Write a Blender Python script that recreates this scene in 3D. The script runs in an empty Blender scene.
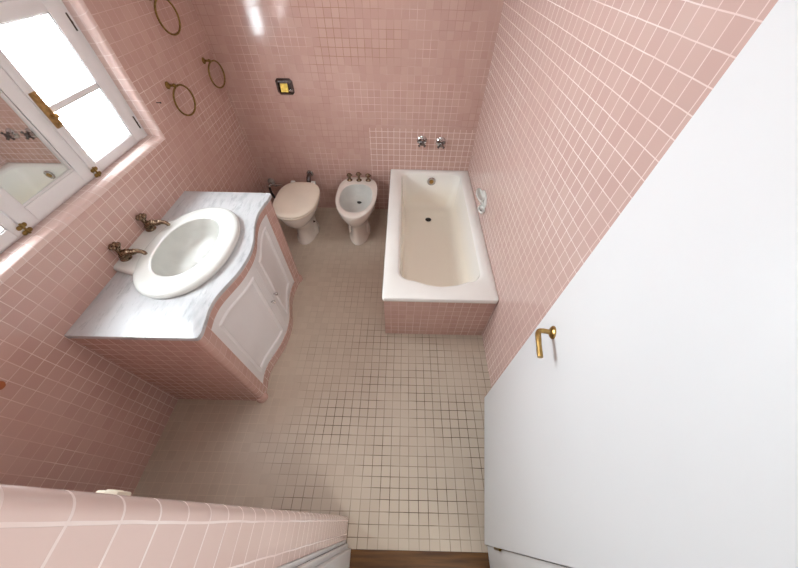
import bpy, bmesh, math, random
from mathutils import Vector, Matrix
PI = math.pi
random.seed(4)
scene = bpy.context.scene
COL = scene.collection

# ------------------------------------------------------------------ dimensions
XL, XR, YB, YN, ZC = -1.407, 0.634, 2.625, 0.0135, 2.48
TILE = 0.0523
CAMZ = 1.95

# ------------------------------------------------------------------ materials
def srgb(r, g, b):
    f = lambda c: (c/255/12.92) if c/255 <= 0.04045 else ((c/255+0.055)/1.055)**2.4
    return (f(r), f(g), f(b), 1)

class NT:
    def __init__(self, name):
        self.m = bpy.data.materials.new(name); self.m.use_nodes = True
        self.t = self.m.node_tree; self.n = self.t.nodes; self.l = self.t.links
        self.b = self.n['Principled BSDF']
    def new(self, kind, **kw):
        o = self.n.new(kind)
        for k, v in kw.items(): setattr(o, k, v)
        return o
    def link(self, a, b): self.l.new(a, b)
    def set(self, node, **kw):
        for k, v in kw.items(): node.inputs[k.replace('_', ' ')].default_value = v
    def mix(self, fac, a, b):
        x = self.new('ShaderNodeMix', data_type='RGBA')
        for s, v in ((x.inputs[0], fac), (x.inputs[6], a), (x.inputs[7], b)):
            if isinstance(v, (float, int, tuple)): s.default_value = v
            else: self.link(v, s)
        return x.outputs[2]
    def math(self, op, a, b=0.0, clamp=False):
        x = self.new('ShaderNodeMath', operation=op, use_clamp=clamp)
        for s, v in ((x.inputs[0], a), (x.inputs[1], b)):
            if isinstance(v, (float, int)): s.default_value = v
            else: self.link(v, s)
        return x.outputs[0]
    def noise(self, scale, detail=3, vec=None, lo=0.4, hi=0.6, rough=0.5):
        n = self.new('ShaderNodeTexNoise'); n.inputs['Scale'].default_value = scale
        n.inputs['Detail'].default_value = detail; n.inputs['Roughness'].default_value = rough
        if vec is None:
            g = self.new('ShaderNodeNewGeometry'); vec = g.outputs['Position']
        self.link(vec, n.inputs['Vector'])
        r = self.new('ShaderNodeMapRange'); self.link(n.outputs['Fac'], r.inputs[0])
        r.inputs[1].default_value = lo; r.inputs[2].default_value = hi
        return r.outputs[0]

def plain(name, col, rough=0.5, metal=0.0, spec=0.5, mottled=0.0, coat=0.0, nscale=6):
    k = NT(name); b = k.b
    k.set(b, Roughness=rough, Metallic=metal)
    b.inputs['Specular IOR Level'].default_value = spec
    b.inputs['Coat Weight'].default_value = coat
    d = tuple(c*(1-mottled) for c in col[:3]) + (1,)
    k.link(k.mix(k.noise(nscale), col, d), b.inputs['Base Color'])
    return k.m

def tile_mat(name, c1, c2, g_light, g_dark, rough=0.12, mortar=0.0036, mode='wall', lo=0.42, hi=0.58, bump=0.35, off=(0, 0), pitch=TILE):
    k = NT(name)
    uv = k.new('ShaderNodeUVMap'); uv.uv_map = 'UV'
    br = k.new('ShaderNodeTexBrick'); br.offset = 0.0; br.squash = 1.0
    k.set(br, Scale=1.0, Mortar_Size=mortar/2, Mortar_Smooth=0.15, Bias=0.0, Brick_Width=pitch, Row_Height=pitch)
    br.inputs['Color1'].default_value = c1; br.inputs['Color2'].default_value = c2
    # the joints wander a little by hand laying
    nz = k.new('ShaderNodeTexNoise'); nz.inputs['Scale'].default_value = 9; k.link(uv.outputs[0], nz.inputs['Vector'])
    sub = k.new('ShaderNodeVectorMath', operation='SUBTRACT'); k.link(nz.outputs['Color'], sub.inputs[0]); sub.inputs[1].default_value = (.5, .5, .5)
    sc = k.new('ShaderNodeVectorMath', operation='SCALE'); k.link(sub.outputs[0], sc.inputs[0]); sc.inputs[3].default_value = 0.0035
    ad = k.new('ShaderNodeVectorMath', operation='ADD'); k.link(uv.outputs[0], ad.inputs[0]); k.link(sc.outputs[0], ad.inputs[1])
    ph = k.new('ShaderNodeVectorMath', operation='SUBTRACT'); k.link(ad.outputs[0], ph.inputs[0]); ph.inputs[1].default_value = (off[0], off[1], 0)
    k.link(ph.outputs[0], br.inputs['Vector'])
    g = k.noise(2.3 if mode != 'floor' else 3.0, 4, lo=lo, hi=hi)
    if mode == 'back':
        geo = k.new('ShaderNodeNewGeometry'); s = k.new('ShaderNodeSeparateXYZ'); k.link(geo.outputs['Position'], s.inputs[0])
        patch = k.math('MULTIPLY', k.math('GREATER_THAN', s.outputs[0], -0.295), k.math('LESS_THAN', s.outputs[2], 0.84))
        def ramp(sock, lo, hi):
            r = k.new('ShaderNodeMapRange'); r.interpolation_type = 'SMOOTHSTEP'; k.link(sock, r.inputs[0]); r.inputs[1].default_value = lo; r.inputs[2].default_value = hi; return r.outputs[0]
        rusty = k.math('MULTIPLY', ramp(s.outputs[2], 1.05, 1.45), ramp(s.outputs[0], .2, -.25))
        rusty = k.math('MULTIPLY', rusty, ramp(s.outputs[0], -1.15, -.85))
        base = k.mix(g, g_dark, g_light)
        base = k.mix(k.math('MULTIPLY', rusty, k.noise(3.1, 3, lo=.35, hi=.6)), base, srgb(146, 100, 62))
        gc = k.mix(patch, base, srgb(244, 226, 220))
    elif mode == 'floor':
        # joints are dirty where people walk and still pale along the left wall and by the tub
        geo = k.new('ShaderNodeNewGeometry'); s = k.new('ShaderNodeSeparateXYZ'); k.link(geo.outputs['Position'], s.inputs[0])
        n1 = k.noise(2.0, 4, lo=.3, hi=.7)
        ax = k.new('ShaderNodeMapRange'); ax.interpolation_type = 'SMOOTHSTEP'
        k.link(k.math('ADD', s.outputs[0], k.math('MULTIPLY', n1, .3)), ax.inputs[0]); ax.inputs[1].default_value = -.75; ax.inputs[2].default_value = -.28
        ay = k.new('ShaderNodeMapRange'); ay.interpolation_type = 'SMOOTHSTEP'
        k.link(k.math('ADD', s.outputs[1], k.math('MULTIPLY', n1, .3)), ay.inputs[0]); ay.inputs[1].default_value = 1.9; ay.inputs[2].default_value = .85
        dirt = k.math('MULTIPLY', ax.outputs[0], k.math('ADD', k.math('MULTIPLY', ay.outputs[0], .6), .4))
        dirt = k.math('MULTIPLY', dirt, k.math('ADD', k.math('MULTIPLY', g, -.6), 1.0))
        gc = k.mix(dirt, g_light, g_dark)
    else:
        gc = k.mix(g, g_dark, g_light)
    colr = k.mix(br.outputs['Fac'], br.outputs['Color'], gc)
    k.link(colr, k.b.inputs['Base Color'])
    rr = k.math('ADD', k.math('MULTIPLY', br.outputs['Fac'], 0.5), rough)
    k.link(rr, k.b.inputs['Roughness'])
    bp = k.new('ShaderNodeBump'); bp.inputs['Strength'].default_value = bump; bp.inputs['Distance'].default_value = 0.002
    n2 = k.new('ShaderNodeTexNoise'); n2.inputs['Scale'].default_value = 14; k.link(uv.outputs[0], n2.inputs['Vector'])
    h = k.math('ADD', k.math('SUBTRACT', 1.0, br.outputs['Fac']), k.math('MULTIPLY', n2.outputs['Fac'], 0.9))
    k.link(h, bp.inputs['Height']); k.link(bp.outputs[0], k.b.inputs['Normal'])
    return k.m

PINK1, PINK2 = srgb(203, 169, 158), srgb(196, 160, 149)
M = {}
M['pink'] = tile_mat('pink wall tile', PINK1, PINK2, srgb(232, 212, 206), srgb(208, 173, 165), mortar=.003)
M['pink_back'] = tile_mat('pink wall tile back', PINK1, PINK2, srgb(222, 192, 184), srgb(176, 134, 123), mode='back', mortar=.003, off=(.0265, .027))
M['pink_trim_lit'] = tile_mat('light-washed pink trim tile', srgb(224, 200, 193), srgb(220, 195, 187), srgb(242, 230, 226), srgb(232, 212, 206), mortar=.003)  # the wall's pink tile, paled: light on the rounded edges put into the colour
M['pink_right_washed'] = tile_mat('light-washed pink tile right', srgb(208, 177, 168), srgb(203, 170, 161), srgb(242, 229, 225), srgb(228, 204, 198), mortar=.003, off=(.036, .019))  # same pink tile; the wash of reflected light is in these paler colours
M['floor'] = tile_mat('beige floor tile', srgb(194, 180, 163), srgb(187, 172, 155), srgb(206, 192, 174), srgb(82, 64, 48), rough=0.4, mortar=.0034, mode='floor', lo=.40, hi=.60, bump=.2, off=(.026, .033), pitch=.0518)
M['white_wood'] = plain('white painted wood', srgb(232, 230, 230), 0.35, mottled=.02)
M['door_white'] = plain('white door paint', srgb(236, 236, 238), 0.4, mottled=.015, nscale=2)
M['plaster'] = plain('white plaster', srgb(238, 236, 232), 0.9, mottled=.02)
M['china'] = plain('white china', srgb(226, 226, 222), 0.12, mottled=.02, coat=.3)
M['basin_china'] = plain('washbasin china', srgb(212, 213, 209), 0.15, mottled=.02, coat=.2)
M['china_grey'] = plain('aged china', srgb(226, 217, 208), 0.15, mottled=.05, coat=.3)
M['china_basin'] = plain('greyish basin glaze', srgb(202, 203, 198), 0.36, mottled=.06, nscale=14)
M['cream'] = plain('cream seat plastic', srgb(234, 222, 205), 0.25, mottled=.04)
M['enamel'] = plain('white tub enamel', srgb(242, 240, 236), 0.15, mottled=.015)
M['brass'] = plain('polished brass', srgb(184, 150, 92), 0.28, metal=1, mottled=.25, nscale=60)
M['old_brass'] = plain('aged brass', srgb(152, 126, 74), 0.36, metal=1, mottled=.35, nscale=80)
M['dark_brass'] = plain('blackened brass', srgb(64, 52, 36), 0.5, metal=.6, mottled=.2)
M['plate'] = plain('brass latch plate', srgb(186, 152, 98), 0.45, metal=.55, mottled=.35, nscale=70)
M['flap'] = plain('yellow brass flap', srgb(198, 166, 84), 0.5, metal=1, mottled=.3, nscale=50)
M['bronze'] = plain('worn bronze tap', srgb(150, 130, 108), 0.24, metal=1, mottled=.35, nscale=70)
M['chrome'] = plain('chrome', srgb(200, 198, 198), 0.12, metal=1, mottled=.05)
M['dark_chrome'] = plain('dulled chrome', srgb(120, 114, 114), 0.25, metal=1, mottled=.15, nscale=40)
M['black'] = plain('black rubber', srgb(34, 30, 28), 0.6, mottled=.2)
M['grey_plastic'] = plain('grey pipe collar', srgb(150, 138, 130), 0.5, mottled=.1)
M['plastic'] = plain('ivory plastic', srgb(236, 228, 208), 0.35, mottled=.03)
M['terracotta'] = plain('orange brown wood', srgb(170, 98, 58), 0.6, mottled=.3, nscale=30)

def tub_inner():
    k = NT('stained tub enamel'); k.set(k.b, Roughness=0.16)
    k.b.inputs['Coat Weight'].default_value = .2
    geo = k.new('ShaderNodeNewGeometry'); s = k.new('ShaderNodeSeparateXYZ'); k.link(geo.outputs['Position'], s.inputs[0])
    # the yellowed water stain covers the bottom and lower sides, with a ragged line
    n = k.new('ShaderNodeTexNoise'); n.inputs['Scale'].default_value = 5; k.link(geo.outputs['Position'], n.inputs['Vector'])
    h = k.math('ADD', s.outputs[2], k.math('MULTIPLY', n.outputs['Fac'], 0.06))
    r = k.new('ShaderNodeMapRange'); k.link(h, r.inputs[0]); r.inputs[1].default_value = .42; r.inputs[2].default_value = .22
    c = k.mix(r.outputs[0], srgb(247, 245, 240), srgb(250, 242, 228))
    k.link(c, k.b.inputs['Base Color']); return k.m
M['tub_inner'] = tub_inner()

def marble():
    k = NT('white marble'); k.set(k.b, Roughness=0.22)
    tc = k.new('ShaderNodeNewGeometry')
    mp = k.new('ShaderNodeMapping'); k.link(tc.outputs['Position'], mp.inputs[0])
    mp.inputs['Rotation'].default_value = (0, 0, 0.25); mp.inputs['Scale'].default_value = (9, 2.2, 3)
    a = k.noise(2.2, 7, mp.outputs[0], .50, .66, .62)
    v = k.noise(5, 8, mp.outputs[0], .56, .64, .7)
    c = k.mix(k.math('MULTIPLY', a, .55), srgb(196, 197, 199), srgb(158, 160, 164))
    c = k.mix(k.math('MULTIPLY', v, .35), c, srgb(128, 130, 134))
    k.link(c, k.b.inputs['Base Color']); return k.m
M['marble'] = marble()

def wood(name, c1, c2, scale=(3, 40, 40), rough=.45):
    k = NT(name); k.set(k.b, Roughness=rough)
    tc = k.new('ShaderNodeNewGeometry'); mp = k.new('ShaderNodeMapping'); k.link(tc.outputs['Position'], mp.inputs[0])
    mp.inputs['Scale'].default_value = scale
    k.link(k.mix(k.noise(1.5, 6, mp.outputs[0], .35, .68), c1, c2), k.b.inputs['Base Color']); return k.m
M['threshold'] = wood('brown threshold wood', srgb(108, 72, 32), srgb(70, 42, 16))
M['parquet'] = wood('hall parquet', srgb(150, 112, 70), srgb(112, 78, 44), (20, 3, 20))

def mirror():
    k = NT('mirror glass'); k.set(k.b, Roughness=0.015, Metallic=1.0)
    k.link(k.mix(k.noise(3), srgb(236, 238, 236), srgb(228, 232, 230)), k.b.inputs['Base Color']); return k.m
M['mirror'] = mirror()
def glass():
    k = NT('window glass'); k.n.remove(k.b)
    tr = k.new('ShaderNodeBsdfTransparent'); gl = k.new('ShaderNodeBsdfGlossy'); gl.inputs['Roughness'].default_value = .02
    k.link(k.mix(k.noise(2), srgb(250, 252, 252), srgb(244, 248, 248)), tr.inputs['Color'])
    fr = k.new('ShaderNodeLayerWeight'); fr.inputs['Blend'].default_value = .5
    fac = k.math('ADD', k.math('MULTIPLY', k.math('POWER', fr.outputs['Facing'], 5.0), .9), .03)
    mx = k.new('ShaderNodeMixShader'); k.link(fac, mx.inputs[0]); k.link(tr.outputs[0], mx.inputs[1]); k.link(gl.outputs[0], mx.inputs[2])
    k.link(mx.outputs[0], k.n['Material Output'].inputs['Surface']); return k.m
M['glass'] = glass()

# ------------------------------------------------------------------ object helpers
def tag(o, label=None, cat=None, group=None, kind=None):
    if label: o['label'] = label
    if cat: o['category'] = cat
    if group: o['group'] = group
    if kind: o['kind'] = kind
    return o
def empty(name, loc, label=None, cat=None, group=None, kind=None, rz=0):
    o = bpy.data.objects.new(name, None); COL.objects.link(o); o.location = loc; o.rotation_euler = (0, 0, rz)
    o.empty_display_size = .05
    return tag(o, label, cat, group, kind)

class MB:
    """collects shapes, in the local coordinates of the thing they belong to, into one mesh"""
    def __init__(self): self.v = []; self.f = []; self.uv = []; self.mi = []
    def quad_uv(self, idx):
        p = [self.v[i] for i in idx]
        n = Vector((0, 0, 0))
        for a in range(len(p)):
            q, r = p[a], p[(a+1) % len(p)]
            n += Vector(((q[1]-r[1])*(q[2]+r[2]), (q[2]-r[2])*(q[0]+r[0]), (q[0]-r[0])*(q[1]+r[1])))
        ax = max(range(3), key=lambda i: abs(n[i]))
        return [((q[1], q[2]), (q[0], q[2]), (q[0], q[1]))[ax] for q in p]
    def face(self, idx, uv=None, mi=0):
        self.f.append(list(idx)); self.uv.append(uv or self.quad_uv(idx)); self.mi.append(mi)
    def poly(self, pts, uv=None, mi=0):
        b = len(self.v); self.v += [tuple(p) for p in pts]; self.face(range(b, b+len(pts)), uv, mi)
    def grid(self, rows, uvf=None, closed=False, mi=0, skip=None):
        b = len(self.v); n = len(rows[0])
        for r in rows: self.v += [tuple(p) for p in r]
        for i in range(len(rows)-1):
            for j in range(n if closed else n-1):
                if skip and skip(i, j): continue
                k = (j+1) % n
                idx = [b+i*n+j, b+i*n+k, b+(i+1)*n+k, b+(i+1)*n+j]
                uv = [uvf(i, j), uvf(i, j+1), uvf(i+1, j+1), uvf(i+1, j)] if uvf else None
                self.face(idx, uv, mi)
        return b
    def loft(self, rings, cap0=True, cap1=True, mi=0):
        b = self.grid(rings, closed=True, mi=mi); n = len(rings[0])
        if cap0: self.face([b+j for j in range(n)][::-1], mi=mi)
        if cap1: self.face([b+(len(rings)-1)*n+j for j in range(n)], mi=mi)
    def box(self, x0, x1, y0, y1, z0, z1, bev=0.0, mi=0):
        if bev <= 0:
            P = [(x, y, z) for z in (z0, z1) for y in (y0, y1) for x in (x0, x1)]
            b = len(self.v); self.v += P
            for q in ((0, 2, 3, 1), (4, 5, 7, 6), (0, 1, 5, 4), (2, 6, 7, 3), (0, 4, 6, 2), (1, 3, 7, 5)):
                self.face([b+i for i in q], mi=mi)
            return
        bm = bmesh.new(); bmesh.ops.create_cube(bm, size=1)
        for v in bm.verts: v.co = Vector(((x0+x1)/2+v.co.x*(x1-x0), (y0+y1)/2+v.co.y*(y1-y0), (z0+z1)/2+v.co.z*(z1-z0)))
        bmesh.ops.bevel(bm, geom=bm.edges[:], offset=bev, segments=2, affect='EDGES', profile=.5)
        self.add_bm(bm, mi)
    def add_bm(self, bm, mi=0, mat=None):
        if mat: bm.transform(mat)
        b = len(self.v); bm.verts.index_update(); self.v += [tuple(v.co) for v in bm.verts]
        for f in bm.faces: self.face([b+v.index for v in f.verts], mi=mi)
        bm.free()
    def tube(self, path, rad, n=12, cap=True, closed=False, squash=1.0, mi=0):
        path = [Vector(p) for p in path]; L = len(path)
        if not isinstance(rad, (list, tuple)): rad = [rad]*L
        rings = []; prev = None
        for i, p in enumerate(path):
            if closed: t = path[(i+1) % L]-path[i-1]
            else: t = path[min(i+1, L-1)]-path[max(i-1, 0)]
            t.normalize()
            if prev is None:
                a = Vector((0, 0, 1)) if abs(t.z) < .9 else Vector((1, 0, 0))
                u = t.cross(a).normalized()
            else: u = (prev-t*prev.dot(t)).normalized()
            prev = u; w = t.cross(u)
            rings.append([p+(u*math.cos(2*PI*k/n)+w*math.sin(2*PI*k/n)*squash)*rad[i] for k in range(n)])
        if closed: rings.append(rings[0]); self.loft(rings, False, False, mi)
        else: self.loft(rings, cap, cap, mi)
    def lathe(self, prof, n=24, origin=(0, 0, 0), axis='z', cap=True, mi=0):
        rings = []
        for r, h in prof:
            ring = []
            for k in range(n):
                c, s = r*math.cos(2*PI*k/n), r*math.sin(2*PI*k/n)
                q = {'z': (c, s, h), 'y': (c, h, -s), 'x': (h, c, s), '-y': (c, -h, s), '-x': (-h, c, -s)}[axis]
                ring.append(Vector(q)+Vector(origin))
            rings.append(ring)
        self.loft(rings, cap, cap, mi)
    def sphere(self, c, r, n=14, sc=(1, 1, 1), mi=0):
        rings = []
        for i in range(1, n//2):
            a = PI*i/(n//2)
            rings.append([(c[0]+r*sc[0]*math.sin(a)*math.cos(2*PI*k/n), c[1]+r*sc[1]*math.sin(a)*math.sin(2*PI*k/n), c[2]-r*sc[2]*math.cos(a)) for k in range(n)])
        self.loft(rings, True, True, mi)
    def build(self, name, mats, parent=None, smooth=40, loc=None):
        me = bpy.data.meshes.new(name); me.from_pydata([tuple(v) for v in self.v], [], self.f)
        if not isinstance(mats, (list, tuple)): mats = [mats]
        for m in mats: me.materials.append(m)
        ul = me.uv_layers.new(name='UV')
        i = 0
        for fi, uvs in enumerate(self.uv):
            me.polygons[fi].material_index = self.mi[fi]
            for u in uvs: ul.data[i].uv = u; i += 1
        bm = bmesh.new(); bm.from_mesh(me)
        bmesh.ops.remove_doubles(bm, verts=bm.verts, dist=1e-5)
        bmesh.ops.recalc_face_normals(bm, faces=bm.faces)
        bm.to_mesh(me); bm.free()
        o = bpy.data.objects.new(name, me); COL.objects.link(o)
        if smooth:
            me.polygons.foreach_set('use_smooth', [True]*len(me.polygons))
            bm = bmesh.new(); bm.from_mesh(me)
            for e in bm.edges:
                if len(e.link_faces) == 2 and e.calc_face_angle(0) > math.radians(smooth): e.smooth = False
            bm.to_mesh(me); bm.free()
        if parent: o.parent = parent
        if loc: o.location = loc
        return o

def catmull(pts, n):
    pts = [Vector(p) for p in pts]; out = []
    P = [pts[0]*2-pts[1]]+pts+[pts[-1]*2-pts[-2]]
    for i in range(1, len(P)-2):
        for k in range(n):
            t = k/n; a, b, c, d = P[i-1:i+3]
            out.append(.5*((2*b)+(c-a)*t+(2*a-5*b+4*c-d)*t*t+(3*b-a-3*c+d)*t**3))
    out.append(pts[-1]); return out

# ------------------------------------------------------------------ room shell
def structure(o): o['kind'] = 'structure'; return o
RB, RD = 0.034, 0.058   # bullnose inset and depth
# floor
mb = MB(); mb.box(XL-.2, XR+.1, -.115, YB+.1, -.08, 0); structure(mb.build('floor', M['floor'], smooth=0))
# back wall, right wall
mb = MB(); mb.box(XL-.2, XR+.2, YB, YB+.12, 0, ZC); structure(mb.build('wall_back', M['pink_back'], smooth=0))
mb = MB(); mb.box(XR, XR+.12, -.26, YB, 0, ZC); structure(mb.build('wall_right', M['pink_right_washed'], smooth=0))
mb = MB(); mb.box(XL-.25, XR+.12, -.26, YB+.12, ZC, ZC+.1); structure(mb.build('ceiling', M['plaster'], smooth=0))

# left wall with the window opening, its edges rounded by bullnose tiles
OY0, OY1, OZ0, OZ1 = .375, 1.735, 1.128, 1.83
FX = XL-.064            # room face of the window frame
def left_wall():
    mb = MB(); zs = [0, OZ0, OZ1, ZC]; ys = [-.26, OY0, OY1, YB]
    mb.grid([[(XL, y, z) for y in ys] for z in zs], skip=lambda i, j: i == 1 and j == 1)
    xb = XL-.22
    mb.grid([[(xb, y, z) for y in ys] for z in zs], skip=lambda i, j: i == 1 and j == 1)
    # bullnose profile: (depth, inset) then straight to the outside
    prof = [(RD-RD*math.cos(k/10*PI/2), RB*math.sin(k/10*PI/2)) for k in range(11)]
    prof.append((.22, RB))
    rings = []; arc = [0]
    for i, (d, s) in enumerate(prof):
        # d grows into the wall while s moves into the opening
        rings.append([(XL-d, OY0+s, OZ0+s), (XL-d, OY1-s, OZ0+s), (XL-d, OY1-s, OZ1-s), (XL-d, OY0+s, OZ1-s)])
        if i: arc.append(arc[-1]+math.hypot(d-prof[i-1][0], s-prof[i-1][1]))
    per = [OY0, OY1, OY1+OZ1-OZ0, 2*OY1-OY0+OZ1-OZ0, 2*OY1-OY0+2*(OZ1-OZ0)]
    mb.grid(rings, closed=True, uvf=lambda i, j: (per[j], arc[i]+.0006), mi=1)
    mb.poly([(xb, -.26, 0), (XL, -.26, 0), (XL, -.26, ZC), (xb, -.26, ZC)]); mb.poly([(xb, YB, 0), (XL, YB, 0), (XL, YB, ZC), (xb, YB, ZC)])
    mb.poly([(xb, -.26, ZC), (XL, -.26, ZC), (XL, YB, ZC), (xb, YB, ZC)]); mb.poly([(xb, -.26, 0), (XL, -.26, 0), (XL, YB, 0), (xb, YB, 0)])
    return structure(mb.build('wall_left', [M['pink'], M['pink_trim_lit']], smooth=50))
left_wall()

# near wall either side of the doorway; bullnose corner on the left of the doorway
DXL, DXR, DZ = -.236, .475, 2.06
def near_wall():
    mb = MB(); rows = []; us = []
    outline = [(XL, YN)]
    r = .018
    cx, cy = DXL-r, YN-r
    outline.append((cx, YN))
    for k in range(1, 9):
        a = PI/2-k/8*PI/2; outline.append((cx+r*math.cos(a), cy+r*math.sin(a)))
    outline.append((DXL, -.079)); outline.append((DXL-.012, -.079)); outline.append((DXL-.012, -.26)); outline.append((XL, -.26))
    L = [0]
    for i in range(1, len(outline)+1):
        a = outline[i-1]; b = outline[i % len(outline)]; L.append(L[-1]+math.hypot(a[0]-b[0], a[1]-b[1]))
    off = L[9]-TILE*200+.0018     # a joint falls at the end of the bullnose
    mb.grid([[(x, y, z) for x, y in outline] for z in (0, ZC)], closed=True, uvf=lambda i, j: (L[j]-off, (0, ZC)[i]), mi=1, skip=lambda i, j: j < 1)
    mb.grid([[(x, y, z) for x, y in outline[:2]] for z in (0, ZC)])
    mb.box(DXR+.06, XR, -.26, YN, 0, ZC)
    mb.box(DXL-.012, DXR+.06, -.26, YN, DZ+.06, ZC)
    return structure(mb.build('wall_near', [M['pink'], M['pink_trim_lit']], smooth=50))
near_wall()

# door frame: stepped white jambs and head
def jamb(sign, xo, xi, name):
    # profile in plan, extruded up
    mb = MB()
    def bx(a, b, y0, y1, bev=.003): mb.box(min(a, b), max(a, b), y0, y1, 0, DZ, bev)
    bx(xo, xi, -.26, -.112)
    bx(xo, xo+(xi-xo)*.55, -.112, -.094)
    bx(xo, xo+(xi-xo)*.25, -.094, -.081)
    return structure(mb.build(name, M['white_wood']))
jamb(1, DXL-.011, -.208, 'trim_1')
mb = MB()
mb.box(DXR-.006, DXR+.058, -.26, -.090, 0, DZ, .002); mb.box(DXR+.026, DXR+.058, -.090, .0, 0, DZ, .002)
structure(mb.build('trim_2', M['white_wood']))
mb = MB(); mb.box(DXL-.011, DXR+.058, -.26, -.1, DZ, DZ+.058, .003); structure(mb.build('trim_3', M['white_wood']))
# wooden threshold and the hall beyond it, behind the camera
mb = MB(); mb.box(DXL-.012, DXR+.062, -.262, -.1155, -.08, .004, .002); structure(mb.build('trim_4', M['threshold']))
mb = MB(); mb.box(-1.8, 1.8, -1.9, -.262, -.08, 0); structure(mb.build('floor_hall', M['parquet'], smooth=0))
mb = MB(); mb.box(-1.8, 1.8, -2.0, -1.9, 0, ZC); structure(mb.build('wall_hall_far', M['plaster'], smooth=0))
mb = MB(); mb.box(-1.9, -1.8, -1.9, -.262, 0, ZC); structure(mb.build('wall_hall_left', M['plaster'], smooth=0))
mb = MB(); mb.box(1.8, 1.9, -1.9, -.262, 0, ZC); structure(mb.build('wall_hall_right', M['plaster'], smooth=0))
mb = MB(); mb.box(-1.8, XL, -.36, -.262, 0, ZC); mb.box(XL, DXL-.012, -.30, -.262, 0, ZC); mb.box(DXR+.058, 1.8, -.30, -.262, 0, ZC)
mb.box(DXL-.012, DXR+.058, -.30, -.262, DZ+.058, ZC); structure(mb.build('wall_hall_near', M['plaster'], smooth=0))
mb = MB(); mb.box(-1.9, 1.9, -2.0, -.262, ZC, ZC+.1); structure(mb.build('ceiling_hall', M['plaster'], smooth=0))

# ------------------------------------------------------------------ window
def window():
    root = empty('window_1', (FX, 1.05, 1.15), kind='structure')
    def L(mb_): # world to local
        mb_.v = [(x-FX, y-1.05, z-1.15) for x, y, z in mb_.v]; return mb_
    iy0, iy1, iz0, iz1 = OY0+RB, OY1-RB, OZ0+RB, OZ1-RB
    mb = MB()
    mb.box(FX-.06, FX, iy0, iy0+.045, iz0, iz1, .003); mb.box(FX-.06, FX, iy1-.045, iy1, iz0, iz1, .003)
    mb.box(FX-.06, FX-.002, iy0, iy1, iz0, iz0+.02, .003); mb.box(FX-.06, FX-.002, iy0, iy1, iz1-.05, iz1, .003)
    L(mb).build('window_frame', M['white_wood'], root)
    SX = FX+.012
    def sash(y0, y1, gy0, gy1, z0, z1, gz0, gz1, mun):
        mb = MB()
        for a, b, c, d in ((y0, gy0, z0, z1), (gy1, y1, z0, z1), (gy0, gy1, z0, gz0), (gy0, gy1, gz1, z1)):
            mb.box(SX-.04, SX, a, b, c, d, .003)
        for a, b, c, d in ((gy0, gy0+.005, gz0, gz1), (gy1-.005, gy1, gz0, gz1), (gy0, gy1, gz0, gz0+.005), (gy0, gy1, gz1-.005, gz1)):
            mb.box(SX-.04, SX-.004, a, b, c, d, .002)   # glazing bead
        if mun: mb.box(SX-.036, SX-.004, gy0, gy1, mun-.013, mun+.013, .003)
        return mb
    Z0, Z1, G0, G1, MU = 1.176, 1.752, 1.216, 1.703, 1.443
    for (y0, y1, a, b) in ((1.252, 1.664, 1.295, 1.590), (.452, .848, .51, .812)):
        s = L(sash(y0, y1, a, b, Z0, Z1, G0, G1, MU)).build('sash', M['white_wood'], root)
        for c, d in ((G0, MU-.01), (MU+.01, G1)):
            mb = MB(); mb.box(SX-.026, SX-.022, a-.004, b+.004, c-.004, d+.004); L(mb).build('pane', M['glass'], s, smooth=0)
    # mirror sash in the middle
    s = L(sash(.853, 1.248, .915, 1.188, Z0, Z1, 1.238, 1.69, 0)).build('mirror_sash', M['white_wood'], root)
    s['label'] = 'white sash glazed with a mirror'
    mb = MB(); mb.box(-.002, .002, -.134, .134, -.225, .225)
    bev = mb.build('mirror', M['mirror'], s, smooth=0, loc=(SX-.013-FX, 1.0515-1.05, 1.464-1.15))
    bev.rotation_euler = (0, math.radians(.5), math.radians(MIRROR_YAW))
    mb = MB(); mb.box(SX-.04, SX-.03, .9, 1.2, 1.2, 1.72); L(mb).build('backing_board', M['white_wood'], s, smooth=0)
    # brass espagnolette plate with its knob
    mb = MB(); mb.box(SX, SX+.006, 1.256, 1.292, 1.385, 1.515, .004)
    for z in (1.395, 1.505): mb.sphere((SX+.006, 1.274, z), .006, 10)
    pl = L(mb).build('latch_plate', M['plate'], root); pl['label'] = 'brass latch plate'
    mb = MB(); mb.lathe([(.007, 0), (.005, .005), (.005, .012), (.009, .016), (.010, .021), (.007, .026), (.002, .028)], 16, (SX+.005, 1.274, 1.43), 'x')
    L(mb).build('latch_knob', M['brass'], pl)
    # butterfly hinges where the sashes meet the sill
    for y in (.850, 1.262):
        mb = MB()
        for dz, sx in ((.018, 1), (-.005, 1)):
            for dy in (-.011, .011):
                mb.sphere((SX+.003, y+dy, Z0+.004+dz), .0105, 12, (.35, 1, .8))
            mb.box(SX, SX+.006, y-.012, y+.012, Z0+dz-.003, Z0+dz+.011, .002)
        mb.tube([(SX+.006, y, Z0-.01), (SX+.006, y, Z0+.034)], .004, 10)
        L(mb).build('hinge', M['old_brass'], root)['label'] = 'small brass hinge'
    for z in (1.245, 1.66):
        mb = MB(); mb.tube([(FX+.011, 1.668, z-.030), (FX+.011, 1.668, z-.010), (FX+.011, 1.668, z+.010), (FX+.011, 1.668, z+.030)], .0035, 10)
        mb.sphere((FX+.011, 1.668, z), .005, 8, (1, 1, 1.6))
        L(mb).build('side_hinge', M['dark_brass'], root)
MIRROR_YAW = 1.4
window()

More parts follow.
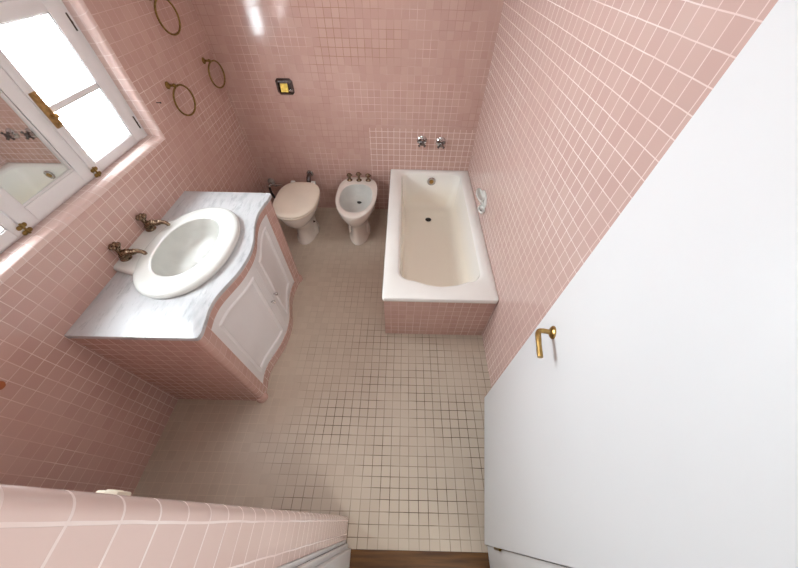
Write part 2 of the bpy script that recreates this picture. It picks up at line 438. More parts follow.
# ------------------------------------------------------------------ door
def door():
    hx, hy = .4545, -.085; ang = math.atan2(.634-hy, .573-hx)-PI/2     # swing of the slab
    root = empty('door_1', (hx, hy, 0), kind='structure', rz=ang)
    # local: y along the leaf, face towards the room at x=0, thickness towards +x
    mb = MB(); mb.box(0, .032, 0, .728, .008, 2.03, .0015); mb.build('door_slab', M['door_white'], root)
    mb = MB()
    y0, z0 = .627, 1.035
    mb.lathe([(.0, 0), (.024, 0), (.024, .004), (.019, .009), (.012, .012), (.0, .012)], 24, (0, y0, z0), '-x')
    rose = mb.build('handle_rose', M['brass'], root)
    mb = MB()
    path = catmull([(-.010, y0, z0), (-.040, y0, z0), (-.053, y0-.010, z0), (-.056, y0-.04, z0), (-.056, y0-.105, z0-.004)], 5)
    mb.tube(path, [.009]*6+[.0095]*5+[.010]*5+[.0092]*(len(path)-16), 14, squash=1.0)
    mb.build('door_handle', M['brass'], root)['label'] = 'brass lever handle'
    mb = MB(); mb.box(-.0022, 0, y0-.014, y0+.014, z0-.155, z0-.105, .001); mb.lathe([(.004, 0), (.004, .0006)], 10, (-.0022, y0, z0-.125), '-x')
    mb.build('key_plate', M['brass'], root)
    for z in (.22, 1.05, 1.82):
        mb = MB(); mb.tube([(.006, -.004, z-.04), (.006, -.004, z+.04)], .0055, 12); mb.box(.004, .03, -.004, .0, z-.036, z+.036)
        mb.build('door_hinge', M['old_brass'], root)
door()

# ------------------------------------------------------------------ vanity
CF = [(.555, -.852), (.60, -.842), (.66, -.850), (.73, -.861), (.80, -.857), (.877, -.834), (.95, -.812), (1.03, -.801), (1.10, -.799),
      (1.18, -.810), (1.265, -.834), (1.34, -.853), (1.42, -.863), (1.50, -.858), (1.57, -.846), (1.625, -.842), (1.66, -.848)]
CFS = catmull([(x, y, 0) for y, x in CF], 6)
def fx(y):
    for a, b in zip(CFS[:-1], CFS[1:]):
        if a.y <= y <= b.y: return a.x+(b.x-a.x)*(y-a.y)/(b.y-a.y)
    return CFS[0].x if y < CFS[0].y else CFS[-1].x
VY0, VY1, VC = .583, 1.622, 1.09
SET = .007
def vanity():
    root = empty('vanity_cabinet', (XL, VC, 0), 'pink tiled vanity base with a bowed front and two white doors, under the marble top', 'cabinet')
    def loc(mb_): mb_.v = [(x-XL, y-VC, z) for x, y, z in mb_.v]; return mb_
    fb = lambda y: fx(y)-SET
    dy0, dy1, dz0, dz1 = .662, 1.518, .075, .766
    r = .024
    out = [(XL+.0006, VY0)]; n = 6
    out.append((fb(VY0+r)-r, VY0))
    for k in range(1, n+1):
        a = -PI/2+k/n*PI/2; out.append((fb(VY0+r)-r+r*math.cos(a), VY0+r+r*math.sin(a)))
    i0 = None
    ys = [VY0+r+(dy0-VY0-r)*k/2 for k in (1, 2)]
    for y in ys: out.append((fb(y), y))
    i0 = len(out)-1
    N = 28
    for k in range(1, N+1): y = dy0+(dy1-dy0)*k/N; out.append((fb(y), y))
    i1 = len(out)-1
    for k in (1, 2): y = dy1+(VY1-r-dy1)*k/2; out.append((fb(y), y))
    for k in range(1, n+1):
        a = k/n*PI/2; out.append((fb(VY1-r)-r+r*math.cos(a), VY1-r+r*math.sin(a)))
    out.append((XL+.0006, VY1))
    L = [0]
    for a, b in zip(out[:-1], out[1:]): L.append(L[-1]+math.hypot(a[0]-b[0], a[1]-b[1]))
    zs = [0, dz0, dz1, .8145]
    mb = MB()
    off = L[i0]
    mb.grid([[(x, y, z) for x, y in out] for z in zs], uvf=lambda i, j: (L[j]-off+TILE*40, zs[i]-dz0+TILE*40), skip=lambda i, j: i == 1 and i0 <= j < i1)
    # inner returns of the door opening and a back board behind the doors
    inn = [(out[j][0]-.045, out[j][1]) for j in range(i0, i1+1)]
    fr = [out[j] for j in range(i0, i1+1)]
    for z in (dz0, dz1): mb.grid([[(x, y, z) for x, y in fr], [(x, y, z) for x, y in inn]])
    for q in (0, -1): mb.poly([(fr[q][0], fr[q][1], dz0), (inn[q][0], inn[q][1], dz0), (inn[q][0], inn[q][1], dz1), (fr[q][0], fr[q][1], dz1)])
    mb.grid([[(x, y, z) for x, y in inn] for z in (dz0, dz1)])
    # rounded toe pieces at the two front feet
    loc(mb).build('cabinet_body', M['pink'], root, smooth=50)
    for yc in (VY0+r-.004, VY1-r+.004):
        mb = MB(); rg = []
        for z, rr in ((0, .036), (.03, .035), (.045, .030), (.05, .023)):
            rg.append([(fb(yc)-r+.002+rr*math.cos(2*PI*k/20), yc+rr*math.sin(2*PI*k/20), z) for k in range(20)])
        mb.loft(rg); loc(mb).build('foot_tile', M['pink'], root)
    # doors
    for (a, b, ky) in ((dy0+.003, VC-.0015, VC-.030), (VC+.0015, dy1-.003, VC+.034)):
        mb = MB(); W = b-a; Hh = dz1-dz0-.006; zb = dz0+.003
        def hgt(d):
            P = ((0, 0), (.052, 0), (.058, .0045), (.066, .0065), (.073, .003), (.079, -.004), (.085, -.0052), (9, -.0052))
            for p, q in zip(P[:-1], P[1:]):
                if p[0] <= d <= q[0]: return p[1]+(q[1]-p[1])*(d-p[0])/(q[0]-p[0])
        br = [0, .03, .052, .058, .062, .066, .07, .073, .076, .079, .085]
        def samples(w):
            m = [br[-1]+(w-2*br[-1])*k/8 for k in range(1, 8)]
            return br+m+[w-q for q in br[::-1]]
        us, vs = samples(W), samples(Hh)
        X = lambda u: fb(a+u)-.004
        rows = [[(X(u)+hgt(min(u, W-u, v, Hh-v)), a+u, zb+v) for u in us] for v in vs]
        mb.grid(rows)
        back = [[(X(u)-.020, a+u, zb+v) for u in us] for v in vs]; mb.grid(back)
        for rr in (0, -1): mb.grid([rows[rr], back[rr]])
        for cc in (0, -1): mb.grid([[r_[cc] for r_ in rows], [r_[cc] for r_ in back]])
        d = loc(mb).build('cabinet_door', M['white_wood'], root, smooth=25)
        mb = MB(); mb.lathe([(.006, 0), (.005, .007), (.011, .012), (.012, .018), (.009, .023), (.002, .025)], 16, (fb(ky)-.003, ky, .432), 'x')
        loc(mb).build('door_knob', M['chrome'], d)['label'] = 'small round metal knob'
vanity()

# marble worktop
def worktop():
    ys = [.553+(1.648-.553)*k/80 for k in range(81)]
    front = [(fx(y), y) for y in ys]
    # the near and far ends have small projecting ears rounded at the corner
    r = .02
    o = [(XL+.0008, .577)]
    o.append((fx(.60)-.05, .577))
    f2 = [(x, y) for x, y in front if .597 <= y <= 1.605]
    o += [(fx(.6)-.028, .577), (fx(.6)-.012, .580), (fx(.6)-.003, .586)] + f2 + [(fx(1.605)+.0, 1.622), (fx(1.605)-.006, 1.632), (fx(1.605)-.02, 1.636)]
    o.append((XL+.0008, 1.636))
    cx, cy = -1.113, 1.105
    d = []
    for p, q in zip(o, o[1:]+o[:1]):          # dense outline so the basin cut-out can be joined to it
        n = max(1, round(math.hypot(p[0]-q[0], p[1]-q[1])/.03))
        d += [(p[0]+(q[0]-p[0])*k/n, p[1]+(q[1]-p[1])*k/n) for k in range(n)]
    def ring(s, z): return [(x if x < XL+.01 else x-s, y+(s if y < cy else -s)*(1 if (y < .579 or y > 1.62) else 0), z) for x, y in d]
    def hole(z):
        out = []
        for x, y in d:
            a = math.atan2((y-cy)/.25, (x-cx)/.16); out.append((cx-.012+.155*math.cos(a), cy+.245*math.sin(a), z))
        return out
    mb = MB()
    mb.loft([hole(.815), ring(.003, .815), ring(0, .818), ring(0, .836), ring(.0012, .8388), ring(.004, .840), hole(.840), hole(.815)], False, False)
    tag(mb.build('worktop', M['marble'], smooth=35), 'white marble worktop with a serpentine front edge on the pink tiled cabinet', 'worktop')
worktop()

# washbasin: oval china set on the marble, with a straight shelf towards the wall
def basin():
    c = Vector((-1.108, 1.105, .84)); N = 96
    root = empty('washbasin', c, 'oval white china washbasin set on the marble top', 'sink')
    A, B = .226, .334       # half sizes of the outer oval in x and y
    def outer(s):
        pts = []
        for k in range(N):
            a = 2*PI*k/N; ca, sa = math.cos(a), math.sin(a); x, y = (A-s)*math.copysign(abs(ca)**.93, ca), (B-s)*math.copysign(abs(sa)**.93, sa)
            pts.append((x, y))
        return pts
    def inner(a_, b_, ox=0, p=2.15):
        pts = []
        for k in range(N):
            a = 2*PI*k/N; ca, sa = math.cos(a), math.sin(a)
            pts.append((ox+a_*math.copysign(abs(ca)**(2/p), ca), b_*math.copysign(abs(sa)**(2/p), sa)))
        return pts
    R = []
    for s, z in ((.012, .0005), (.003, .005), (.0, .014), (.002, .024), (.010, .032), (.024, .0365)): R.append([(x, y, z) for x, y in outer(s)])
    ix = -.012
    for a_, b_, z in ((.148, .228, .0368), (.143, .222, .0355), (.140, .218, .0325)): R.append([(x, y, z) for x, y in inner(a_, b_, ix)])
    mb = MB(); mb.loft(R, False, False)
    # shelf behind, carrying the taps
    x0, x1 = XL+.002-c.x, -.168
    pr = [(x0, -.172), (x1, -.205), (x1, .205), (x0, .172)]
    def rr(s, z): return [(px+(s if i in (0, 3) else 0)*0, py+(s if py < 0 else -s), z) for i, (px, py) in enumerate(pr)]
    mb.loft([rr(.004, .0005), rr(0, .006), rr(.0, .022), rr(.004, .029), rr(.014, .033)], True, True)
    mb.build('basin_rim', M['basin_china'], root)
    R = []
    for a_, b_, z in ((.140, .218, .0325), (.137, .214, .022), (.134, .210, .004), (.128, .203, -.02), (.116, .188, -.045), (.098, .160, -.066), (.066, .11, -.078), (.03, .045, -.083), (.016, .018, -.084)): R.append([(x, y, z) for x, y in inner(a_, b_, ix, 2.1)])
    mb = MB(); mb.loft(R, False, True); mb.build('bowl', M['china_basin'], root)['label'] = 'greyish bowl'
    mb = MB(); mb.lathe([(.019, -.0835), (.019, -.0815), (.012, -.081), (.0, -.0815)], 20, (ix, 0, 0)); mb.build('drain', M['china'], root)
    return root
basin()

def basin_tap(y, label):
    root = empty('basin_tap', (-1.374, y, .873), label, 'tap', 'pair of old brass taps on the washbasin')
    mb = MB(); mb.lathe([(.026, 0), (.026, .004), (.020, .008), (.016, .014)], 20); mb.build('tap_base', M['bronze'], root)
    mb = MB()
    path = catmull([(0, 0, .010), (.004, 0, .028), (.022, .004, .038), (.046, .009, .036), (.066, .014, .038), (.086, .018, .032), (.094, .020, .020)], 4)
    L = len(path); mb.tube(path, [.021-.011*min(1, i/(L*.8)) for i in range(L)], 14)
    for i in range(2, L-9, 2):   # ribbed body
        p, q = path[i], path[i+1]
        mb.tube([p-(q-p)*.25, p+(q-p)*.25], [.0228-.011*min(1, i/(L*.8))]*2, 14)
    mb.lathe([(.007, 0), (.0095, .002), (.0095, .009), (.006, .010)], 14, (.094, .020, .012))
    mb.build('spout', M['bronze'], root)
    mb = MB()
    hp = catmull([(-.002, 0, .020), (-.006, .004, .045), (-.012, .010, .070)], 4)
    mb.tube(hp, [.017, .015, .0125, .0115, .0115, .012, .013, .014, .014], 12)
    top = hp[-1]
    for k in range(6):
        a = 2*PI*k/6; mb.sphere((top.x+.017*math.cos(a), top.y+.017*math.sin(a), top.z+.004), .0105, 10)
    mb.sphere((top.x, top.y, top.z+.009), .0105, 12)
    mb.build('tap_handle', M['bronze'], root)
basin_tap(.998, 'brass washbasin tap nearer the doorway, beside the shorter end of the china shelf')
basin_tap(1.222, 'brass washbasin tap farther from the doorway, nearer the toilet')

# ------------------------------------------------------------------ bathtub
def tub():
    TX0, TX1, TY0, TY1, TZ = -.108, XR-.002, 1.084, YB-.002, .467
    root = empty('bathtub', ((TX0+TX1)/2, TY0, 0), 'white enamelled bathtub with a pink tiled front, in the corner by the bidet', 'bathtub')
    ox, oy = (TX0+TX1)/2, TY0
    def loc(m_): m_.v = [(x-ox, y-oy, z) for x, y, z in m_.v]; return m_
    K = 10; ST = 8
    def rrect(x0, x1, y0, y1, rf, rb, z, bow=0.0, rfy=None):
        rfy = rfy or rf; pts = []
        def arc(cx, cy, a0, rx, ry):
            for k in range(K+1):
                a = a0+k/K*PI/2; pts.append((cx+rx*math.cos(a), cy+ry*math.sin(a)))
        arc(x0+rf, y0+rfy, PI, rf, rfy); pts_n = len(pts)
        a, b = pts[-1], (x1-rf, y0)
        for k in range(1, ST): t = k/ST; pts.append((a[0]+(b[0]-a[0])*t, a[1]-bow*math.sin(PI*t)))
        arc(x1-rf, y0+rfy, 1.5*PI, rf, rfy)
        a, b = pts[-1], (x1, y1-rb)
        for k in range(1, ST): t = k/ST; pts.append((a[0]+(b[0]-a[0])*t, a[1]+(b[1]-a[1])*t))
        arc(x1-rb, y1-rb, 0, rb, rb)
        a, b = pts[-1], (x0+rb, y1)
        for k in range(1, ST): t = k/ST; pts.append((a[0]+(b[0]-a[0])*t, a[1]+(b[1]-a[1])*t))
        arc(x0+rb, y1-rb, PI/2, rb, rb)
        a, b = pts[-1], pts[0]
        for k in range(1, ST): t = k/ST; pts.append((a[0]+(b[0]-a[0])*t, a[1]+(b[1]-a[1])*t))
        return [(x, y, z) for x, y in pts]
    rings = [rrect(TX0+.012, TX1, TY0+.014, TY1, .012, .003, TZ-.04), rrect(TX0+.003, TX1, TY0+.004, TY1, .015, .003, TZ-.038), rrect(TX0, TX1, TY0, TY1, .018, .003, TZ-.030),
             rrect(TX0, TX1, TY0, TY1, .018, .003, TZ-.012), rrect(TX0+.004, TX1, TY0+.004, TY1, .018, .003, TZ-.003),
             rrect(TX0+.012, TX1-.004, TY0+.012, TY1-.004, .02, .005, TZ),
             rrect(-.016, .570, 1.226, 2.588, .10, .065, TZ-.001, .045, .09), rrect(-.006, .560, 1.236, 2.579, .10, .065, TZ-.006, .045, .09), rrect(.000, .553, 1.243, 2.572, .10, .065, TZ-.018, .045, .09)]
    mb = MB(); mb.loft(rings, False, False); loc(mb).build('tub_rim', M['enamel'], root)
    rings = [rrect(.000, .553, 1.243, 2.572, .10, .065, TZ-.018, .045, .09), rrect(.008, .545, 1.262, 2.563, .10, .07, .36, .042, .09), rrect(.018, .536, 1.29, 2.55, .11, .08, .25, .035, .09),
             rrect(.030, .525, 1.32, 2.53, .13, .085, .17, .02, .08), rrect(.05, .505, 1.355, 2.505, .13, .09, .12, .015, .09), rrect(.08, .475, 1.40, 2.465, .12, .09, .101, .01, .09),
             rrect(.14, .42, 1.5, 2.40, .08, .08, .097, 0, .08), rrect(.22, .34, 1.9, 2.36, .03, .03, .0955, 0, .03)]
    mb = MB(); mb.loft(rings, False, True); loc(mb).build('tub_basin', M['tub_inner'], root)['label'] = 'yellowed inside of the tub'
    mb = MB(); mb.box(TX0+.012, TX1, TY0+.014, TY0+.06, 0, TZ-.039); mb.box(TX0+.012, TX0+.05, TY0+.06, TY1, 0, TZ-.039)
    loc(mb).build('tiled_apron', M['pink'], root, smooth=0)['label'] = 'pink tiled front of the tub'
    mb = MB(); mb.lathe([(.0, .0965), (.029, .0965), (.030, .099), (.026, .1005), (.0, .1002)], 24, (.274, 2.335, 0)); loc(mb).build('drain', M['black'], root)['label'] = 'black drain hole'
    mb = MB(); cx, cy, cz = .288, 2.5545, .385
    mb.lathe([(.0, -.004), (.040, -.004), (.041, .002), (.033, .007), (.028, .006)], 24, (cx, cy, cz), '-y', True); o = loc(mb).build('overflow', M['chrome'], root)
    o['label'] = 'chrome overflow with a brass centre'
    mb = MB(); mb.lathe([(.022, .002), (.020, .008), (.010, .010), (.0, .010)], 20, (cx, cy, cz), '-y'); mb.box(cx-.018, cx+.018, cy-.012, cy-.008, cz-.004, cz+.004, .001)
    loc(mb).build('overflow_centre', M['brass'], o)
tub()

def wall_tap(x, z, label):
    root = empty('bath_tap', (x, YB, z), label, 'tap', 'pair of chrome taps on the wall over the tub')
    mb = MB(); mb.lathe([(.0, 0), (.034, 0), (.034, .004), (.026, .012), (.017, .016), (.013, .03), (.013, .042), (.0, .043)], 24, (0, 0, 0), '-y'); mb.build('escutcheon', M['chrome'], root)
    mb = MB(); mb.lathe([(.010, .036), (.016, .042), (.016, .054), (.010, .060), (.0, .061)], 16, (0, 0, 0), '-y')
    for k in range(4):
        a = PI/4+k*PI/2
        mb.tube([(0, -.048, 0), (.022*math.cos(a), -.048, .022*math.sin(a)), (.031*math.cos(a), -.048, .031*math.sin(a))], [.007, .006, .0095], 10)
    mb.build('cross_handle', M['dark_chrome'], root); root.scale = (1.25, 1.1, 1.25)
wall_tap(.172, .742, 'left one of two chrome cross taps on the back wall over the tub')
wall_tap(.340, .733, 'right one of two chrome cross taps, nearer the right wall, over the tub')

# ------------------------------------------------------------------ toilet and bidet
def egg(cx, yf, yb, hw, z, flat=.0, N=48, pf=2.0, pb=2.6, ym=.45):
    """closed ring: front at yf (towards the camera), back at yb; widest at ym of the length"""
    yc = yb-(yb-yf)*ym; pts = []
    for k in range(N):
        a = 2*PI*k/N; c, s = math.cos(a), math.sin(a)
        p = pf if s < 0 else pb
        x = hw*math.copysign(abs(c)**(2/p), c); y = (yb-yc if s > 0 else yc-yf)*math.copysign(abs(s)**(2/p), s)
        pts.append((cx+x, yc+y, z))
    return pts

def pedestal_rings(cx, y0, rimz, hw, yf, yb):
    F = lambda f, b, w, z, **k: egg(cx, f, b, w, z, **k)
    return [F(y0, y0+.36, .098, 0, pb=3), F(y0, y0+.36, .100, .012, pb=3), F(y0+.006, y0+.355, .094, .022, pb=3), F(y0+.018, y0+.35, .080, .05, pb=3), F(y0+.022, y0+.36, .076, .14, pb=3),
            F(y0+.005, y0+.40, .088, .20), F(yf+.07, yb-.05, .120, .25), F(yf+.030, yb-.025, .155, .30), F(yf+.010, yb-.01, .176, .345), F(yf+.002, yb-.003, .184, .38)]

def bolt_ears(mb, cx, y0):
    for s in (-1, 1):
        mb.loft([[(cx+s*.082+.026*math.cos(2*PI*k/16), y0+.20+.05*math.sin(2*PI*k/16), z) for k in range(16)] if i < 3 else [(cx+s*.078+.014*math.cos(2*PI*k/16), y0+.20+.03*math.sin(2*PI*k/16), z) for k in range(16)] for i, z in enumerate((0, .03, .07, .12))])

def toilet():
    cx, yf, yb, y0 = -.922, 1.905, 2.475, 2.035
    root = empty('toilet', (cx, 2.2, 0), 'white toilet with a closed cream lid, beside the vanity', 'toilet')
    def loc(m_): m_.v = [(x-cx, y-2.2, z) for x, y, z in m_.v]; return m_
    mb = MB(); R = pedestal_rings(cx, y0, .39, .184, yf, yb)
    R += [egg(cx, yf+.004, yb-.003, .183, .388), egg(cx, yf+.012, yb-.01, .176, .392)]
    mb.loft(R); bolt_ears(mb, cx, y0)
    loc(mb).build('toilet_bowl', M['china_grey'], root)
    mb = MB(); mb.loft([egg(cx, yf, yb-.04, .186, .3925, pb=3.0, pf=2.2, ym=.5), egg(cx, yf-.003, yb-.038, .189, .397, pb=3.0, pf=2.2, ym=.5), egg(cx, yf-.003, yb-.038, .189, .404, pb=3.0, pf=2.2, ym=.5), egg(cx, yf+.001, yb-.04, .186, .408, pb=3.0, pf=2.2, ym=.5)])
    seat = loc(mb).build('seat', M['cream'], root); seat['label'] = 'cream plastic seat'
    mb = MB(); mb.loft([egg(cx, yf+.004, yb-.04, .184, .410, pb=3.0, pf=2.2, ym=.5), egg(cx, yf, yb-.038, .188, .414, pb=3.0, pf=2.2, ym=.5), egg(cx, yf+.001, yb-.038, .187, .420, pb=3.0, pf=2.2, ym=.5), egg(cx, yf+.010, yb-.045, .178, .426, pb=3.0, pf=2.2, ym=.5), egg(cx, yf+.06, yb-.08, .13, .429, pb=3, pf=2.2, ym=.5)])
    loc(mb).build('lid', M['cream'], root)['label'] = 'closed cream lid'
    for s in (-1, 1):
        mb = MB(); mb.box(cx+s*.095-.02, cx+s*.095+.02, yb-.05, yb-.018, .392, .424, .005)
        loc(mb).build('lid_hinge', M['china'], root)
        mb = MB(); mb.sphere((cx+s*.082, y0+.20, .122), .012, 12)
        loc(mb).build('bolt_cap', M['dark_chrome'], root)
toilet()

def bidet():
    cx, yf, yb, y0 = -.406, 1.945, 2.575, 2.045
    root = empty('bidet', (cx, 2.2, 0), 'white china bidet between the toilet and the bathtub', 'bidet')
    def loc(m_): m_.v = [(x-cx, y-2.2, z) for x, y, z in m_.v]; return m_
    mb = MB(); R = pedestal_rings(cx, y0, .39, .184, yf, yb)
    R += [egg(cx, yf, yb, .186, .395, pb=3), egg(cx, yf+.004, yb-.003, .183, .402, pb=3), egg(cx, yf+.014, yb-.01, .174, .405, pb=3)]
    R += [egg(cx, yf+.070, yb-.118, .150, .4055, ym=.5), egg(cx, yf+.076, yb-.124, .144, .402, ym=.5)]
    B_ = [egg(cx, yf+.076, yb-.124, .144, .402, ym=.5), egg(cx, yf+.080, yb-.128, .140, .385, ym=.5), egg(cx, yf+.094, yb-.14, .126, .345, ym=.5), egg(cx, yf+.12, yb-.165, .10, .31, ym=.5), egg(cx, yf+.2, yb-.25, .045, .29, ym=.5)]
    b2 = MB(); b2.loft(B_, False, True); loc(b2).build('bidet_basin', M['china_basin'], root)['label'] = 'greyish inside of the bidet'
    mb.loft(R, True, False); bolt_ears(mb, cx, y0)
    loc(mb).build('bidet_bowl', M['china_grey'], root)
    mb = MB(); mb.lathe([(.0, .290), (.022, .290), (.023, .293), (.0, .294)], 18, (cx+.012, 2.325, 0)); loc(mb).build('drain', M['black'], root)['label'] = 'black drain hole'
    for dx, h in ((-.088, .0), (0, .012), (.088, .0)):
        mb = MB(); X, Yy = cx+dx, yb-.062
        mb.lathe([(.026, .4045), (.026, .409), (.017, .415), (.012, .425), (.012, .44+h), (.018, .444+h), (.022, .452+h), (.022, .462+h), (.016, .47+h), (.0, .472+h)], 18, (X, Yy, 0))
        for k in range(5):
            a = 2*PI*k/5; mb.sphere((X+.021*math.cos(a), Yy+.021*math.sin(a), .457+h), .008, 8)
        t = loc(mb).build('bidet_tap', M['bronze'], root); t['label'] = 'brass tap knob'
    return root
bidet()

# flush pipe and water supply behind the toilet
mb = MB(); P = Vector((-.900, YB, .40))
mb.lathe([(.0, 0), (.034, 0), (.033, .006), (.022, .012), (.0, .012)], 20, (0, 0, 0), '-y')
root = empty('flush_pipe', P, 'dark chrome flush pipe from the back wall into the toilet', 'pipe')
mb.build('wall_collar', M['chrome'], root)
mb = MB(); path = catmull([(0, -.004, 0), (0, -.05, .0), (0, -.085, -.02), (0, -.095, -.05), (0, -.12, -.07), (0, -.155, -.07)], 4)
mb.tube(path, .021, 14); mb.build('pipe_elbow', M['dark_chrome'], root)
mb = MB(); mb.lathe([(.022, 0), (.031, .002), (.031, .02), (.022, .022)], 18, (0, -.148, -.07), 'y'); mb.build('rubber_cone', M['black'], root)

root = empty('stop_valve', (-1.31, YB, .30), 'chrome stop valve with its dark hose on the back wall behind the vanity and toilet', 'valve')
mb = MB(); mb.lathe([(.0, 0), (.036, 0), (.036, .008), (.024, .03), (.020, .036), (.0, .036)], 20, (0, 0, 0), '-y'); mb.build('wall_collar', M['grey_plastic'], root)
mb = MB(); mb.tube([(0, -.034, 0), (0, -.075, 0)], .012, 12); mb.tube([(.0, -.06, 0), (.05, -.06, .002)], .009, 12)
mb.lathe([(.012, .05), (.016, .052), (.016, .066), (.010, .07)], 12, (0, -.06, 0), 'x'); mb.build('valve_body', M['chrome'], root)
mb = MB(); mb.tube([(0, -.072, 0), (0, -.092, 0)], .006, 10); mb.box(-.022, .022, -.10, -.09, -.006, .006, .003); mb.build('valve_lever', M['chrome'], root)
mb = MB(); path = catmull([(.066, -.06, .002), (.11, -.062, .006), (.16, -.075, .0), (.20, -.09, -.02), (.24, -.12, -.04)], 5); mb.tube(path, .010, 12); mb.build('supply_pipe', M['chrome'], root)
mb = MB(); path = catmull([(.0, -.085, -.012), (.02, -.12, -.05), (.06, -.16, -.08), (.12, -.19, -.10), (.22, -.22, -.12)], 5); mb.tube(path, .011, 12); mb.build('flexible_hose', M['black'], root)

# flush plate on the back wall
root = empty('flush_plate', (-.931, YB, 1.135), 'small chrome wall plate with a brass push flap, on the back wall above the toilet', 'flush valve')
def octa(w, h, c, y): return [(-w+c, y, -h), (w-c, y, -h), (w, y, -h+c), (w, y, h-c), (w-c, y, h), (-w+c, y, h), (-w, y, h-c), (-w, y, -h+c)]
mb = MB(); mb.loft([octa(.066, .056, .018, -.0005), octa(.066, .056, .018, -.004), octa(.052, .042, .012, -.020), octa(.044, .035, .008, -.021), octa(.042, .033, .008, -.008)], True, True)
mb.build('cover_plate', M['dark_chrome'], root, smooth=20)
mb = MB(); mb.loft([[(-.030, -.009, -.030), (.026, -.009, -.030), (.026, -.009, .024), (-.030, -.009, .024)], [(-.030, -.030, -.030), (.026, -.030, -.030), (.026, -.014, .024), (-.030, -.014, .024)]])
mb.build('push_flap', M['flap'], root, smooth=0)['label'] = 'brass push flap'
mb = MB(); mb.box(.034, .058, -.026, -.014, -.030, -.012, .003); mb.build('chrome_glint', M['chrome'], root)  # small chrome block added for the bright reflection at the plate's lower right

# soap holder on the right wall
def soap():
    y, z = 1.92, .63
    root = empty('soap_holder', (XR, y, z), 'small white china soap holder on the right wall beside the tub', 'soap holder')
    n = 32
    def ov(d, a, b, yo=0, zo=0): return [(-d, yo+a*math.cos(2*PI*k/n), zo+b*math.sin(2*PI*k/n)) for k in range(n)]
    mb = MB(); mb.loft([ov(.0005, .085, .062), ov(.008, .085, .062), ov(.013, .078, .056)]); mb.build('wall_plate', M['china'], root)
    def tray(cx, cy, a, b, z0, deep):
        e = lambda q, h: [(cx+(b-q)*math.cos(2*PI*k/n), cy+(a-q)*math.sin(2*PI*k/n), z0+h) for k in range(n)]
        mb = MB(); mb.loft([e(.016, -deep), e(.006, -deep*.6), e(.001, -.010), e(0, -.004), e(.003, 0), e(.010, 0), e(.013, -.003), e(.017, -deep*.5), e(.024, -deep*.75)]); return mb
    tray(-.032, .025, .085, .0305, .03, .028).build('dish', M['china'], root)
    d = tray(-.029, -.085, .046, .028, -.02, .03).build('holder_ring', M['china'], root)
    mb = MB(); mb.lathe([(.0, -.043), (.015, -.043), (.015, -.0415), (.0, -.0415)], 14, (-.029, -.085, 0)); mb.build('drain_hole', M['black'], d)
soap()

# towel rings on the left wall
def towel_ring(y, z, label):
    root = empty('towel_ring', (XL, y, z), label, 'towel ring', 'brass towel rings on the left wall')
    mb = MB(); mb.lathe([(.0, 0), (.020, 0), (.020, .004), (.014, .009), (.008, .013), (.007, .03), (.010, .036), (.011, .042), (.007, .050), (.0, .051)], 18, (0, 0, 0), 'x')
    mb.build('wall_bracket', M['old_brass'], root)
    mb = MB(); cx = .046; R_ = .080
    mb.tube([(cx+.012*math.sin(2*PI*k/56), R_*math.sin(2*PI*k/56)+.02, -.006-R_+R_*math.cos(2*PI*k/56)) for k in range(56)], .0054, 10, closed=True)
    mb.build('ring', M['old_brass'], root)
towel_ring(2.20, 1.684, 'highest of the three brass towel rings, at the top of the left wall')
towel_ring(1.985, 1.326, 'lower brass towel ring nearest the window, on the left wall')
towel_ring(2.475, 1.328, 'brass towel ring nearest the back corner, on the left wall')

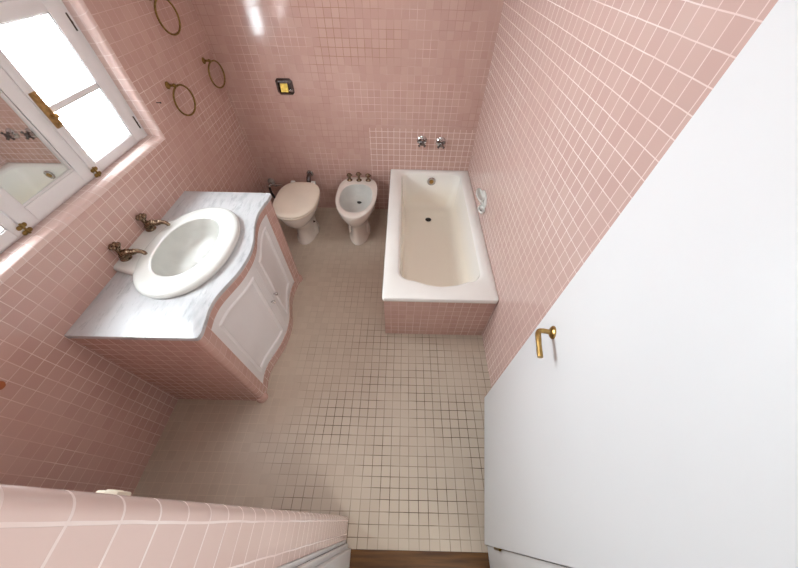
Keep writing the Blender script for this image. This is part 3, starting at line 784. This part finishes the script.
# little things on the walls
mb = MB(); mb.lathe([(.0, 0), (.0022, 0), (.0022, .022), (.0045, .023), (.004, .026), (.0, .0265)], 10, (0, 0, 0), 'x')
tag(mb.build('nail', M['black'], loc=(XL, 1.822, 1.290)), 'single dark nail in the left wall between window and towel rings', 'nail')
mb = MB(); mb.lathe([(.0, 0), (.016, 0), (.017, .006), (.013, .012), (.0, .014)], 16, (0, 0, 0), 'x')
tag(mb.build('wall_knob', M['terracotta'], loc=(XL, .342, .906)), 'small orange-brown knob on the left wall, at the left edge of the photo', 'knob')
root = empty('light_switch', (-.60, YN, 1.175), 'ivory light switch on the near wall, peeking over the rounded tile edge', 'switch')
mb = MB(); mb.box(-.024, .024, 0, .024, -.022, .022, .004); mb.build('switch_plate', M['plastic'], root)
mb = MB(); mb.box(-.010, .010, .022, .026, -.014, .014, .002); mb.build('rocker', M['plastic'], root)

# ------------------------------------------------------------------ light
w = bpy.data.worlds.new('World'); scene.world = w; w.use_nodes = True
bg = w.node_tree.nodes['Background']; bg.inputs[0].default_value = (.90, .955, 1, 1); bg.inputs[1].default_value = 40.0
def area(name, loc, rot, sx, sy, power, col=(1, 1, 1), portal=False, shape='RECTANGLE', spread=PI):
    l = bpy.data.lights.new(name, 'AREA'); l.shape = shape; l.size = sx; l.size_y = sy; l.energy = power; l.color = col; l.spread = spread
    if portal: l.cycles.is_portal = True
    o = bpy.data.objects.new(name, l); COL.objects.link(o); o.location = loc; o.rotation_euler = rot; return o
area('window_portal', (XL-.21, (OY0+OY1)/2, (OZ0+OZ1)/2), (0, -PI/2, 0), .66, 1.32, 1, portal=True)
area('ceiling_lamp', (-.35, 1.25, ZC-.06), (0, 0, 0), .42, .42, 3.4, (1, .99, .97), shape='DISK')
area('hall_lamp', (.9, -1.15, 2.1), (math.radians(50), 0, math.radians(40)), 1.0, 1.0, 15, (1, .99, .97), shape='DISK')

# ------------------------------------------------------------------ camera
Rm = [[0.9997283456789378, 0.01873603335208444, 0.013863473600942271], [0.0232849833417906, -0.7767944833733255, -0.6293235576009699], [-0.0010219573508605181, 0.6294754098890585, -0.7770197320198341]]
right, down, fwd = (Vector(r) for r in Rm)
cam = bpy.data.cameras.new('camera'); co = bpy.data.objects.new('camera', cam); COL.objects.link(co)
mat = Matrix(((right.x, -down.x, -fwd.x, 0), (right.y, -down.y, -fwd.y, 0), (right.z, -down.z, -fwd.z, CAMZ), (0, 0, 0, 1)))
co.matrix_world = mat
cam.sensor_fit = 'HORIZONTAL'; cam.sensor_width = 36; cam.lens = 291.687/798*36; cam.clip_start = .02
scene.camera = co
vs = scene.view_settings; vs.view_transform = 'Standard'; vs.look = 'None'; vs.gamma = 1; vs.use_curve_mapping = False; vs.exposure = 0.46
